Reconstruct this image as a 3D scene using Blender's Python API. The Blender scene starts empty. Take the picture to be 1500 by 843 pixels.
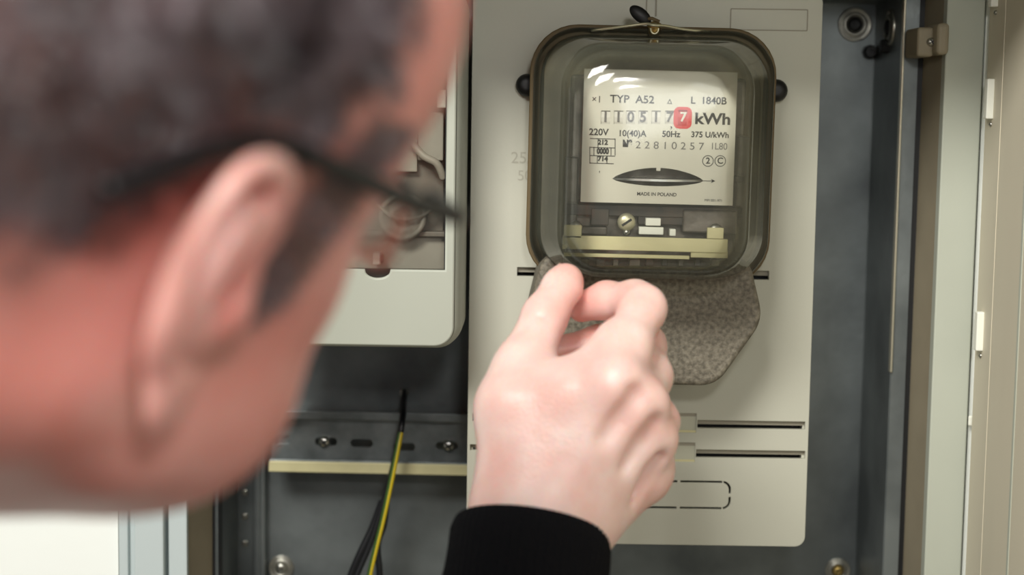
import bpy, bmesh, math, random
import numpy as np
from mathutils import Vector, Matrix
random.seed(7); np.random.seed(7)
S = bpy.context.scene
COL = S.collection
pi = math.pi
# ------------------------------------------------------------------ camera
FPX = 2500.0
CZ = 1.45                      # eye height of the photographer
PITCH, ROLL = math.radians(6.0), 0.015
cr0 = Vector((1, 0, 0)); cf = Vector((0, math.cos(PITCH), -math.sin(PITCH))); cu0 = Vector((0, math.sin(PITCH), math.cos(PITCH)))
cr = cr0*math.cos(ROLL) + cu0*math.sin(ROLL); cu = -cr0*math.sin(ROLL) + cu0*math.cos(ROLL)
CAM = Vector((0, 0, CZ))
cam = bpy.data.cameras.new('camera'); camo = bpy.data.objects.new('camera', cam); COL.objects.link(camo)
camo.matrix_world = Matrix(((cr.x, cu.x, -cf.x, 0), (cr.y, cu.y, -cf.y, 0), (cr.z, cu.z, -cf.z, CZ), (0, 0, 0, 1)))
cam.sensor_width = 36; cam.lens = 36*FPX/1500; cam.clip_start = .01
cam.dof.use_dof = True; cam.dof.focus_distance = .95; cam.dof.aperture_fstop = 4.8
S.camera = camo
def at(px, py, Y):
    """a point of the place seen at pixel (px,py) standing at depth Y"""
    d = cf + cr*((px-750)/FPX) + cu*((421.5-py)/FPX)
    return CAM + d*(Y/d.y)
# ------------------------------------------------------------------ light
w = bpy.data.worlds.new('world'); S.world = w; w.use_nodes = True
w.node_tree.nodes['Background'].inputs[0].default_value = (1.0, .97, .88, 1)
w.node_tree.nodes['Background'].inputs[1].default_value = .29
def area(name, loc, target, sx, sy, power, color):
    l = bpy.data.lights.new(name, 'AREA'); l.shape = 'RECTANGLE'; l.size = sx; l.size_y = sy; l.energy = power; l.color = color
    o = bpy.data.objects.new(name, l); COL.objects.link(o); o.location = loc
    o.rotation_euler = (Vector(target)-Vector(loc)).to_track_quat('-Z', 'Y').to_euler()
    return o
area('ceiling_light', (-.40, -.22, 2.20), (0, .9, 1.33), .50, .40, 25, (1.0, .985, .93))
wl_ = area('window_light', (.52, -1.35, 1.675), (.52, .9, 1.675), .90, .28, 2.6, (.93, .97, 1))
wl_.rotation_euler = (Matrix.Rotation(math.radians(-14), 3, 'Y') @ wl_.rotation_euler.to_matrix()).to_euler()
area('camera_flash', (.08, -.02, 1.64), (.02, .9, 1.40),   .08, .05, 1.6, (1, .99, .95))
S.view_settings.view_transform = 'Standard'; S.view_settings.look = 'None'
S.view_settings.exposure = 0.0; S.view_settings.gamma = 1
S.cycles.max_bounces = 8; S.cycles.transparent_max_bounces = 24
S.cycles.use_denoising = True
# ------------------------------------------------------------------ materials
def lin(c): return tuple((x/255/12.92 if x/255 <= .04045 else ((x/255+.055)/1.055)**2.4) for x in c)
def mat(name, col, rough=.5, metal=0, var=.0, vscale=30, bump=0, bscale=300, col2=None, spec=.5, emis=None, sss=0, stretch=None, coat=0):
    m = bpy.data.materials.new(name); m.use_nodes = True; nt = m.node_tree; N = nt.nodes; L = nt.links
    b = N['Principled BSDF']; c = lin(col)
    b.inputs['Roughness'].default_value = rough; b.inputs['Metallic'].default_value = metal
    b.inputs['Specular IOR Level'].default_value = spec; b.inputs['Coat Weight'].default_value = coat
    b.inputs['Base Color'].default_value = (*c, 1)
    tc = N.new('ShaderNodeTexCoord'); src = tc.outputs['Object']
    if stretch:
        mp = N.new('ShaderNodeMapping'); mp.inputs['Scale'].default_value = stretch; L.new(src, mp.inputs[0]); src = mp.outputs[0]
    if var or col2:
        n = N.new('ShaderNodeTexNoise'); n.inputs['Scale'].default_value = vscale; n.inputs['Detail'].default_value = 6; L.new(src, n.inputs[0])
        r = N.new('ShaderNodeValToRGB'); c2 = lin(col2) if col2 else tuple(x*(1-var) for x in c)
        c1 = c if col2 else tuple(min(1, x*(1+var*.5)) for x in c)
        r.color_ramp.elements[0].position = .35; r.color_ramp.elements[1].position = .68
        r.color_ramp.elements[0].color = (*c2, 1); r.color_ramp.elements[1].color = (*c1, 1)
        L.new(n.outputs[0], r.inputs[0]); L.new(r.outputs[0], b.inputs['Base Color'])
    if bump:
        n = N.new('ShaderNodeTexNoise'); n.inputs['Scale'].default_value = bscale; n.inputs['Detail'].default_value = 4; L.new(src, n.inputs[0])
        bp = N.new('ShaderNodeBump'); bp.inputs['Strength'].default_value = bump; bp.inputs['Distance'].default_value = .001
        L.new(n.outputs[0], bp.inputs['Height']); L.new(bp.outputs[0], b.inputs['Normal'])
    if sss:
        b.subsurface_method = 'RANDOM_WALK'
        b.inputs['Subsurface Weight'].default_value = sss; b.inputs['Subsurface Radius'].default_value = (1, .28, .16); b.inputs['Subsurface Scale'].default_value = .009
    if emis:
        b.inputs['Emission Color'].default_value = (*lin(emis[0]), 1); b.inputs['Emission Strength'].default_value = emis[1]
    return m
def glass_mat(name, tint, edge, refl=1.0, rough=.03, haze=0):
    """clear pane: Fresnel reflection over a tinted see-through body, darker where the path through it is longer"""
    m = bpy.data.materials.new(name); m.use_nodes = True; nt = m.node_tree; N = nt.nodes; L = nt.links; N.clear()
    out = N.new('ShaderNodeOutputMaterial'); mix = N.new('ShaderNodeMixShader'); tr = N.new('ShaderNodeBsdfTransparent'); gl = N.new('ShaderNodeBsdfGlossy')
    gl.inputs['Roughness'].default_value = rough
    lw = N.new('ShaderNodeLayerWeight'); lw.inputs[0].default_value = .35
    cm = N.new('ShaderNodeMix'); cm.data_type = 'RGBA'; cm.inputs[6].default_value = (*tint, 1); cm.inputs[7].default_value = (*edge, 1)
    L.new(lw.outputs['Facing'], cm.inputs[0]); L.new(cm.outputs[2], tr.inputs[0])
    fr = N.new('ShaderNodeFresnel'); fr.inputs[0].default_value = 1.5
    mu = N.new('ShaderNodeMath'); mu.operation = 'MULTIPLY'; mu.inputs[1].default_value = refl; L.new(fr.outputs[0], mu.inputs[0])
    body = tr.outputs[0]
    if haze:  # haze added as diffuse colour to brighten the glass, most when seen edge-on
        df = N.new('ShaderNodeBsdfDiffuse'); df.inputs[0].default_value = (.50, .51, .40, 1); m2 = N.new('ShaderNodeMixShader'); mr = N.new('ShaderNodeMapRange')
        mr.inputs['From Min'].default_value = .15; mr.inputs['From Max'].default_value = 1; mr.inputs['To Min'].default_value = haze*.10; mr.inputs['To Max'].default_value = haze
        L.new(lw.outputs['Facing'], mr.inputs[0]); L.new(mr.outputs[0], m2.inputs[0]); L.new(tr.outputs[0], m2.inputs[1]); L.new(df.outputs[0], m2.inputs[2]); body = m2.outputs[0]
    L.new(mu.outputs[0], mix.inputs[0]); L.new(body, mix.inputs[1]); L.new(gl.outputs[0], mix.inputs[2]); L.new(mix.outputs[0], out.inputs[0])
    return m
M = dict(
    wall=mat('white_wall', (250, 253, 248), .85, bump=.1, bscale=120),
    frame=mat('pale_frame_paint', (182, 186, 172), .5, var=.04, vscale=12, bump=.05, bscale=200),
    jamb=mat('beige_and_frame_shade', (150, 140, 118), .6, var=.1, vscale=25),  # hinge and floor beige; on the frame sides this tone paints in their shade
    door=mat('cream_door_paint', (214, 206, 184), .5, var=.07, vscale=9, stretch=(1, 1, .3)),
    frame_bluish_lit=mat('frame_paint_bluish_light', (196, 206, 206), .5),  # frame paint of the left profiles with bluish light mixed into its colour
    clip=mat('white_plastic', (240, 240, 228), .4),
    metal=mat('galvanised_sheet', (136, 142, 142), .42, metal=.7, vscale=16, col2=(96, 101, 102), bump=.12, bscale=260),
    rail=mat('zinc_rail', (150, 156, 156), .38, metal=.7, vscale=45, col2=(112, 118, 118), bump=.08, bscale=300),
    bare=mat('bright_sheet_edge', (205, 200, 180), .3, metal=.8),
    cream=mat('yellowed_zinc', (214, 206, 160), .45, metal=.1, var=.08, vscale=60),
    black=mat('black_rubber', (14, 14, 15), .5),
    chrome=mat('bright_zinc_screw', (215, 215, 208), .22, metal=1),
    dull=mat('dull_washer', (176, 174, 164), .35, metal=.9, var=.2, vscale=200),
    board=mat('grey_plastic_board', (190, 189, 174), .48, var=.05, vscale=7, bump=.05, bscale=500),
    boardline=mat('moulded_board_line', (150, 144, 128), .6),
    recess=mat('recess_plastic', (186, 185, 166), .5),
    housing=mat('white_plastic_housing', (172, 175, 162), .42, var=.03, vscale=10),
    inner=mat('grey_inner_plastic', (132, 124, 114), .5, var=.15, vscale=40),
    inner2=mat('pale_inner_plastic', (176, 170, 158), .45, var=.1, vscale=50),
    base=mat('olive_meter_base', (134, 122, 88), .55, var=.25, vscale=60, bump=.15, bscale=400),
    baseback=mat('brown_meter_back', (166, 152, 124), .6, var=.3, vscale=45, bump=.2, bscale=300),
    gasket=mat('brown_gasket', (98, 82, 54), .7),
    terminal=mat('speckled_terminal_cover', (128, 121, 106), .6, col2=(88, 82, 70), vscale=420, bump=.4, bscale=600),
    plate=mat('white_enamel_plate', (204, 200, 184), .4, var=.05, vscale=40),
    ink=mat('black_ink', (46, 42, 38), .6), inkg=mat('grey_ink', (104, 100, 96), .6),
    red=mat('red_paint', (196, 52, 44), .5), paper=mat('drum_white', (206, 202, 190), .5),
    mech=mat('mechanism_metal', (124, 116, 106), .4, metal=.5, col2=(72, 66, 58), vscale=70, bump=.2, bscale=300),
    mechd=mat('dark_mechanism', (30, 28, 26), .5, col2=(70, 58, 46), vscale=90),
    alu=mat('aluminium_disc', (225, 225, 220), .3, metal=.6),
    brass=mat('brass', (186, 160, 96), .35, metal=.9, var=.3, vscale=300),
    wire=mat('seal_wire', (196, 190, 160), .35, metal=.6),
    yel=mat('yellow_insulation', (196, 172, 30), .45), grn=mat('green_insulation', (56, 84, 30), .45),
    blk=mat('black_insulation', (20, 21, 24), .38),
    sweater=None, glasses=mat('black_acetate', (10, 9, 11), .4, spec=.3),
    glass=glass_mat('meter_glass', (.99, .992, .98), (.90, .92, .86), 1.0, .07, .22),
    clear=glass_mat('clear_window', (.93, .93, .91), (.62, .6, .56), .9, .08),
    lens=glass_mat('spectacle_lens', (.97, .97, .97), (.8, .8, .8), .8, .01),
    eye=mat('eye_white', (226, 220, 214), .15), iris=mat('iris_brown', (62, 40, 26), .15), nail=mat('finger_nail', (232, 176, 160), .25, sss=.3),
    lip=mat('lip', (178, 96, 88), .5),
)
# knit
m = mat('black_knit', (13, 13, 16), .95, spec=.15); M['sweater'] = m
N = m.node_tree.nodes; L = m.node_tree.links
v = N.new('ShaderNodeTexVoronoi'); v.inputs['Scale'].default_value = 420; tc = N.new('ShaderNodeTexCoord'); L.new(tc.outputs['Object'], v.inputs[0])
bp = N.new('ShaderNodeBump'); bp.inputs['Strength'].default_value = .6; bp.inputs['Distance'].default_value = .001; L.new(v.outputs[0], bp.inputs['Height']); L.new(bp.outputs[0], N['Principled BSDF'].inputs['Normal'])
# skin: hair-covered scalp tint and blush come from two painted masks of the body itself
def skin_mat():
    m = mat('skin', (240, 206, 196), .37, bump=.22, bscale=520, sss=.55, spec=.55); nt = m.node_tree; N = nt.nodes; L = nt.links; b = N['Principled BSDF']
    n = N.new('ShaderNodeTexNoise'); n.inputs['Scale'].default_value = 38; n.inputs['Detail'].default_value = 5; tc = N.new('ShaderNodeTexCoord'); L.new(tc.outputs['Object'], n.inputs[0])
    r = N.new('ShaderNodeValToRGB'); r.color_ramp.elements[0].position = .38; r.color_ramp.elements[1].position = .66
    r.color_ramp.elements[0].color = (*lin((246, 214, 206)), 1); r.color_ramp.elements[1].color = (*lin((238, 192, 182)), 1); L.new(n.outputs[0], r.inputs[0])
    a = N.new('ShaderNodeAttribute'); a.attribute_name = 'blush'
    x = N.new('ShaderNodeMix'); x.data_type = 'RGBA'; L.new(a.outputs['Fac'], x.inputs[0]); L.new(r.outputs[0], x.inputs[6]); x.inputs[7].default_value = (*lin((204, 96, 80)), 1)
    a2 = N.new('ShaderNodeAttribute'); a2.attribute_name = 'scalp'
    y = N.new('ShaderNodeMix'); y.data_type = 'RGBA'; L.new(a2.outputs['Fac'], y.inputs[0]); L.new(x.outputs[2], y.inputs[6]); y.inputs[7].default_value = (*lin((92, 66, 62)), 1)
    L.new(y.outputs[2], b.inputs['Base Color'])
    return m
M['skin'] = skin_mat()
M['hair'] = mat('dark_brown_hair', (128, 112, 116), .34, col2=(46, 36, 40), vscale=38, spec=.6)
# ------------------------------------------------------------------ helpers
def link(name, me, material, parent=None, smooth=False):
    o = bpy.data.objects.new(name, me); COL.objects.link(o)
    if material is not None and not me.materials: me.materials.append(material)
    if smooth: me.polygons.foreach_set('use_smooth', [True]*len(me.polygons))
    if parent is not None:
        o.parent = parent; o.matrix_parent_inverse = parent.matrix_basis.inverted()
    return o
def thing(name, label, cat, loc=(0, 0, 0), group=None):
    o = bpy.data.objects.new(name, None); COL.objects.link(o); o.location = loc; o.empty_display_size = .02
    o['label'] = label; o['category'] = cat
    if group: o['group'] = group
    return o
def tag(o, label, cat, group=None):
    o['label'] = label; o['category'] = cat
    if group: o['group'] = group
    return o
def struct(o): o['kind'] = 'structure'; return o
def tomesh(bm, name='m'):
    bmesh.ops.recalc_face_normals(bm, faces=bm.faces)
    me = bpy.data.meshes.new(name); bm.to_mesh(me); bm.free(); return me
def box(bm, x0, x1, y0, y1, z0, z1, bev=0, seg=2):
    r = bmesh.ops.create_cube(bm, size=1); vs = r['verts']
    bmesh.ops.scale(bm, vec=(x1-x0, y1-y0, z1-z0), verts=vs); bmesh.ops.translate(bm, vec=((x0+x1)/2, (y0+y1)/2, (z0+z1)/2), verts=vs)
    if bev:
        es = list({e for v in vs for e in v.link_edges})
        bmesh.ops.bevel(bm, geom=es, offset=bev, segments=seg, affect='EDGES', profile=.5)
def boxo(name, x0, x1, y0, y1, z0, z1, m, parent=None, bev=0, seg=2):
    bm = bmesh.new(); box(bm, x0, x1, y0, y1, z0, z1, bev, seg); return link(name, tomesh(bm), m, parent, bool(bev) and False)
def frame_of(d):
    d = Vector(d).normalized(); a = Vector((0, 0, 1)) if abs(d.z) < .9 else Vector((1, 0, 0))
    u = d.cross(a).normalized(); return u, d.cross(u).normalized(), d
def lathe(bm, prof, org, axis, n=28):
    """prof: (radius, height along axis)"""
    u, v, d = frame_of(axis); org = Vector(org); rings = []
    for r, h in prof:
        if r < 1e-6: rings.append([bm.verts.new(org+d*h)])
        else: rings.append([bm.verts.new(org+d*h+(u*math.cos(2*pi*i/n)+v*math.sin(2*pi*i/n))*r) for i in range(n)])
    for A, B in zip(rings, rings[1:]):
        for i in range(n):
            j = (i+1) % n
            q = [A[i % len(A)], A[j % len(A)], B[j % len(B)], B[i % len(B)]]
            q = list(dict.fromkeys(q))
            if len(q) >= 3: bm.faces.new(q)
def tube(bm, pts, r, n=12, closed=False):
    pts = [Vector(p) for p in pts]; rs = r if isinstance(r, (list, tuple)) else [r]*len(pts); rings = []
    prev = None
    for i, p in enumerate(pts):
        if closed: t = pts[(i+1) % len(pts)]-pts[i-1]
        else: t = pts[min(i+1, len(pts)-1)]-pts[max(i-1, 0)]
        t.normalize()
        if prev is None: u, v, _ = frame_of(t)
        else:
            u = (prev-t*prev.dot(t)).normalized(); v = t.cross(u)
        prev = u
        rings.append([bm.verts.new(p+(u*math.cos(2*pi*k/n)+v*math.sin(2*pi*k/n))*rs[i]) for k in range(n)])
    prs = list(zip(rings, rings[1:])) + ([(rings[-1], rings[0])] if closed else [])
    for A, B in prs:
        for k in range(n):
            try: bm.faces.new((A[k], A[(k+1) % n], B[(k+1) % n], B[k]))
            except ValueError: pass
    if not closed:
        bm.faces.new(rings[0]); bm.faces.new(rings[-1])
def spline(P, n=8):
    P = [Vector(p) for p in P]; out = []
    for i in range(len(P)-1):
        a, b, c, d = P[max(i-1, 0)], P[i], P[i+1], P[min(i+2, len(P)-1)]
        for k in range(n):
            t = k/n; out.append(.5*((2*b)+(c-a)*t+(2*a-5*b+4*c-d)*t*t+(3*b-a-3*c+d)*t**3))
    out.append(P[-1]); return out
def rrect(x0, x1, z0, z1, r, n=6):
    r = min(r, (x1-x0)/2-1e-6, (z1-z0)/2-1e-6); out = []
    for cx, cz, a in ((x1-r, z1-r, 0), (x0+r, z1-r, pi/2), (x0+r, z0+r, pi), (x1-r, z0+r, 1.5*pi)):
        for k in range(n+1):
            t = a+k/n*pi/2; out.append((cx+r*math.cos(t), cz+r*math.sin(t)))
    return out
def plate(outlines, y0, y1, bevel=0, res=1):
    """solid sheet in the XZ plane between y0 (front) and y1 (back); further outlines are holes"""
    cu = bpy.data.curves.new('c', 'CURVE'); cu.dimensions = '2D'; cu.fill_mode = 'BOTH'
    cu.extrude = max((y1-y0)/2-bevel, 1e-6); cu.bevel_depth = bevel; cu.bevel_resolution = res
    for poly in outlines:
        sp = cu.splines.new('POLY'); sp.points.add(len(poly)-1)
        for p, (x, z) in zip(sp.points, poly): p.co = (x, z, 0, 1)
        sp.use_cyclic_u = True
    o = bpy.data.objects.new('t', cu); COL.objects.link(o); dg = bpy.context.evaluated_depsgraph_get()
    me = bpy.data.meshes.new_from_object(o.evaluated_get(dg)); bpy.data.objects.remove(o); bpy.data.curves.remove(cu)
    me.transform(Matrix(((1, 0, 0, 0), (0, 0, -1, (y0+y1)/2), (0, 1, 0, 0), (0, 0, 0, 1)))); me.materials.clear()
    return me
def text(s, x, z, y, size, align='CENTER', sx=1.0, ext=.0001, bold=0):
    cu = bpy.data.curves.new('t', 'FONT'); cu.body = s; cu.size = size; cu.align_x = align; cu.align_y = 'CENTER'; cu.extrude = ext; cu.offset = bold
    o = bpy.data.objects.new('t', cu); COL.objects.link(o); dg = bpy.context.evaluated_depsgraph_get()
    me = bpy.data.meshes.new_from_object(o.evaluated_get(dg)); bpy.data.objects.remove(o); bpy.data.curves.remove(cu)
    me.transform(Matrix(((sx, 0, 0, x), (0, 0, -1, y), (0, 1, 0, z), (0, 0, 0, 1)))); me.materials.clear(); return me
def joined(meshes):
    bm = bmesh.new()
    for me in meshes: bm.from_mesh(me); bpy.data.meshes.remove(me)
    me = bpy.data.meshes.new('j'); bm.to_mesh(me); bm.free(); return me
def screw(name, p, r, parent, m=None, cross=True, h=.003, axis=(0, -1, 0)):
    bm = bmesh.new(); lathe(bm, [(r, 0), (r, h*.4), (r*.8, h*.85), (r*.4, h), (0, h)], p, axis, 20); o = link(name, tomesh(bm), m or M['chrome'], parent, True)
    u, v, d = frame_of(axis); bm = bmesh.new(); c = Vector(p)+d*h*.98
    for a in ((.6, 2.17) if cross else (.6,)):
        e = u*math.cos(a)+v*math.sin(a); f = d.cross(e); e = e*r*.62; f = f*r*.13
        vs = [bm.verts.new(c+s1*e+s2*f+d*t) for t in (-h*.5, h*.06) for s1, s2 in ((-1, -1), (1, -1), (1, 1), (-1, 1))]
        bmesh.ops.convex_hull(bm, input=vs)
    link('slot', tomesh(bm), M['black'], o); return o
# ------------------------------------------------------------------ setting: wall, cabinet
X = lambda px, Y, py=421: at(px, py, Y).x
Z = lambda py, Y, px=950: at(px, py, Y).z
ZT, ZB = 1.53, 1.02                       # inside top and bottom of the steel tub
ZT = at(1290, 6, 1.115).z
YB, YF = 1.115, 1.034                     # tub back, tub front lip
XR, XL = X(1268, YB), X(349, YB, 760)
xfr, xfl = X(1366, 1.0), X(276, 1.0, 760)  # frame opening
xfo, xflo = X(1426, 1.0), X(174, 1.0, 760)
# wall with the opening for the cabinet
hole = rrect(xflo, xfo, ZB-.05, ZT+.06, .001)
struct(link('wall_back', plate([[(-1.3, .0), (1.5, .0), (1.5, 2.7), (-1.3, 2.7)], hole], .998, 1.16), M['wall']))
struct(boxo('floor', -1.3, 1.5, -2.2, 1.0, -.05, 0, M['jamb']))
struct(boxo('shade_ledge_1', -.45, .75, .83, .989, 1.540, 1.58, M['frame'], None, .002))  # unseen ledge added above the frame to shade the top of the board
cab = thing('meter_cabinet', 'recessed galvanised steel meter cabinet with pale painted frame and open cream door', 'cabinet', ((XL+XR)/2, 1.07, ZB))
boxo('back_panel', XL-.002, XR+.002, YB, YB+.0015, ZB, ZT+.002, M['metal'], cab)
# right side sheet, folded lip and bright edge
boxo('side_panel', XR, XR+.0012, YF, YB, ZB, ZT, M['metal'], cab)
boxo('side_panel', XL-.0012, XL, YF, YB, ZB, ZT, M['metal'], cab)
boxo('top_panel', XL, XR, YF, YB, ZT, ZT+.0015, M['metal'], cab)
boxo('bottom_panel', XL, XR, YF, YB, ZB-.0015, ZB, M['metal'], cab)
boxo('front_lip', XR+.0005, X(1331, YF), YF-.001, YF, ZB, ZT, M['metal'], cab)
boxo('front_lip', X(320, YF, 760), XL, YF-.001, YF, ZB, ZT, M['metal'], cab)
boxo('lip_edge', XR-.0008, XR+.0006, YF-.0035, YF+.002, Z(545, YF, 1310), ZT, M['bare'], cab, .0004)
boxo('sealing_gap', X(1330, YF), X(1340, YF), YF+.001, YF+.012, ZB, ZT+.01, M['black'], cab)
boxo('sealing_gap', X(311, YF, 760), X(321, YF, 760), YF+.001, YF+.012, ZB, ZT+.01, M['black'], cab)
# frame: face profiles and jambs that run back to the gap
def frame_side(x_in, x_gap, steps, sgn):
    # jamb sloping from the gap forward to the face
    bm = bmesh.new(); a = [(x_gap, YF+.004), (x_in, 1.0), (x_in+sgn*.004, 1.0), (x_in+sgn*.004, 1.05), (x_gap, 1.05)]
    lo = [bm.verts.new((x, y, ZB-.03)) for x, y in a]; hi = [bm.verts.new((x, y, ZT+.04)) for x, y in a]
    n = len(a); bm.faces.new(lo); bm.faces.new(hi)
    for i in range(n): bm.faces.new((lo[i], lo[(i+1) % n], hi[(i+1) % n], hi[i]))
    link('jamb', tomesh(bm), M['jamb'], cab)
    for x0, x1, yf in steps:
        boxo('frame_profile', min(x0, x1), max(x0, x1), yf, 1.02, ZB-.05, ZT+.06, M['frame'] if sgn > 0 else M['frame_bluish_lit'], cab, .0008)
frame_side(xfr, X(1339, YF), [(xfr, X(1427, .99), .992)], 1)
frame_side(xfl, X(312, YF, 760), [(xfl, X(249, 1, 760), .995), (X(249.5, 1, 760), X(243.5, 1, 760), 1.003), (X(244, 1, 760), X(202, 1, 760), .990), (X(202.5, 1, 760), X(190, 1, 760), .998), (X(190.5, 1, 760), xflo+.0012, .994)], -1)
boxo('jamb', xfl, xfr, 1.0, YF+.004, ZT+.004, ZT+.012, M['jamb'], cab)
boxo('frame_profile', xfl, xfr, .992, 1.02, ZT+.012, ZT+.055, M['frame'], cab, .0008)
boxo('frame_profile', xfl, xfr, .992, 1.02, ZB-.05, ZB-.005, M['frame'], cab, .0008)
# open door on the right, seen from its inner side, with white clips
xd = X(1427, .99)+.0005
door = boxo('door', xd, xd+.018, .50, .985, ZB-.05, min(ZT+.055, 1.5385), M['door'], cab, .001)
boxo('door_fold', xd-.0003, xd, .952, .957, ZB-.045, 1.536, M['door'], door)
boxo('door_fold', xd-.0004, xd+.001, .90, .903, ZB-.045, 1.536, M['frame'], door)
for px, py, hh in ((1445, 145, 29), (1435, 485, 29), (1450, -10, 20)):
    p = at(px, py, .972)
    boxo('clip', xd-.004, xd+.0005, .968, .974, p.z-hh*.97/2500, p.z+hh*.97/2500, M['clip'], door, .0007)
    screw('clip_screw', (xd, .971, p.z-hh*.97/2500-.003), .0014, door, M['dull'], False, .0012, (-1, 0, 0))
p = at(1425, 618, .989); boxo('chip', p.x-.002, p.x+.001, .9905, .9925, p.z-.003, p.z+.003, M['clip'], cab, .0008)
# hinge block, top right
h = at(1360, 62, 1.0); zc = h.z
bm = bmesh.new(); x0 = X(1333, 1.015, 60); x1 = X(1366, 1.0, 60)
box(bm, x0, x1, .996, 1.028, zc-.0085, zc+.0085, .002, 3)
hin = link('hinge', tomesh(bm), M['jamb'], cab)
boxo('hinge_knuckle', x1-.001, X(1388, .99, 60), .985, 1.012, zc-.0075, zc+.0105, M['jamb'], hin, .0025, 3)
screw('hinge_pin', (x1-.002, .996, zc), .0025, hin, M['dull'])
# grommets, nuts
def grommet(name, p, R, axis, parent, core=M['black']):
    bm = bmesh.new(); lathe(bm, [(R, 0), (R, .0012), (R*.9, .002), (R*.8, .0012), (R*.74, .0008), (R*.68, .0018), (R*.55, .0024), (R*.5, .0012), (R*.44, .0010)], p, axis, 40)
    g = link(name, tomesh(bm), M['dull'], parent, True)
    bm = bmesh.new(); lathe(bm, [(R*.44, 0), (R*.44, .0014), (R*.36, .0034), (R*.15, .0038), (0, .0028)], p, axis, 24); link('bolt', tomesh(bm), M['dull'] if core is None else core, g, True); return g
grommet('washer', at(1252, 36, YB), .0110, (0, -1, 0), cab)
q = at(1303, 40, 1.065); grommet('washer', (XR, 1.068, q.z), .0115, (-1, 0, 0), cab)
grommet('washer', at(412, 832, YB), .0085, (0, -1, 0), cab, M['chrome']); grommet('washer', at(1227, 836, YB), .0085, (0, -1, 0), cab, M['brass'])
for (pp, ax) in ((at(1274, 76, YB-.004), (0, -1, 0)), (Vector((XR, 1.075, at(1301, 68, 1.075).z)), (-1, 0, 0))):
    bm = bmesh.new(); lathe(bm, [(.0045, -.004), (.0045, .003), (.0035, .005), (.0018, .005), (.0018, .002), (0, .002)], pp, ax, 8); link('nut', tomesh(bm), M['black'], cab)
screw('bolt_head', (XL+.002, 1.075, at(352, 682, 1.08).z), .0032, cab, M['dull'], False, .004, (1, 0, 0))
# upright channel at the left of the tub
xa, xb = X(371, YB-.012, 760), X(388, YB-.012, 760)
boxo('upright_channel', xa, xb, YB-.012, YB, ZB, Z(600, YB, 400), M['metal'], cab, .0012)
boxo('channel_rib', xa+.0025, xa+.0045, YB-.0145, YB-.011, ZB, Z(600, YB, 400), M['metal'], cab, .0005)
for py in (760, 800, 725):
    p = at(357, py, YB-.006); boxo('spot_weld', p.x-.002, p.x+.002, YB-.001, YB+.0002, p.z-.002, p.z+.002, M['dull'], cab, .0008)
# ------------------------------------------------------------------ mounting board
BY = 1.0
bxl, bxr = X(688, BY), X(1191, BY)
bzb, bzt = Z(800, BY, 1100), ZT+.05
bzt = min(bzt, ZT-.0015)
holes = []
def slot(px0, px1, py, hpx, Y=BY, r=.0004):
    a = at(px0, py, Y); b = at(px1, py, Y); zc = (a.z+b.z)/2; hh = hpx*Y/FPX
    holes.append(rrect(a.x, b.x, zc-hh/2, zc+hh/2, r, 2)); return (a.x, b.x, zc, hh)
s0 = slot(757, 1127, 401, 14)
s1 = slot(1021, 1180, 623, 13); s2 = slot(1019, 1180, 666, 13)
s1b = slot(692, 712, 612, 12); s2b = slot(688, 702, 656, 10)
r1 = slot(986, 1020.5, 620, 30); r2 = slot(986, 1018.5, 663, 30)
# knock-out outline near the foot of the board, held by little bridges
ka, kb = at(760, 724, BY), at(1069, 724, BY); kz = (ka.z+kb.z)/2; kh = 40*BY/FPX/2; lw_ = .0017
def kseg(x0, x1, z0, z1): holes.append([(x0, z0), (x1, z0), (x1, z1), (x0, z1)])
br = X(994, BY, 724); t = .0016; R_ = .0045
for zz in (kz+kh, kz-kh):
    kseg(ka.x+R_, br-t/2, zz-lw_/2, zz+lw_/2); kseg(br+t/2, kb.x-R_, zz-lw_/2, zz+lw_/2)
for sx, xe in ((1, kb.x), (-1, ka.x)):
    for sz in (1, -1):
        po, pi_ = [], []
        for k in range(7):
            a = k/6*pi/2; cx, cz = xe-sx*R_, kz+sz*(kh-R_)
            po.append((cx+sx*math.sin(a)*(R_+lw_/2), cz+sz*math.cos(a)*(R_+lw_/2))); pi_.append((cx+sx*math.sin(a)*(R_-lw_/2), cz+sz*math.cos(a)*(R_-lw_/2)))
        po = [(xe-sx*(R_+.0004)+sx*.0008, kz+sz*(kh+lw_/2))]+po[1:]; pi_ = [(xe-sx*(R_+.0004)+sx*.0008, kz+sz*(kh-lw_/2))]+pi_[1:]
        po.append((xe+sx*lw_/2, kz+sz*t/2)); pi_.append((xe-sx*lw_/2, kz+sz*t/2))
        holes.append(po+pi_[::-1])
bo = thing('mounting_board', 'pale grey plastic mounting board behind the meter with slots and a knock-out outline', 'panel', ((bxl+bxr)/2, BY+.02, bzb))
outl = rrect(bxl, bxr, bzb, bzt, .006, 6)
link('board', plate([outl]+holes, BY, BY+.0035, .0002), M['board'], bo)
rim_in = rrect(bxl+.003, bxr-.003, bzb+.003, bzt-.003, .004, 6)
link('rim', plate([rrect(bxl+.0008, bxr-.0008, bzb+.0008, bzt-.0008, .0055, 6), rim_in], BY+.0034, BY+.03), M['board'], bo)
for (x0, x1, zc, hh) in (r1, r2):
    boxo('recess', x0, x1, BY+.0012, BY+.003, zc-hh/2, zc+hh/2-.0008, M['recess'], bo)
    boxo('recess', x0, x1, BY+.0006, BY+.0012, zc-hh/2, zc-hh/2+.0014, M['cream'], bo)
    boxo('recess', x0, x1, BY+.0010, BY+.0016, zc+hh/2-.0022, zc+hh/2-.0002, M['boardline'], bo)
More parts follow.
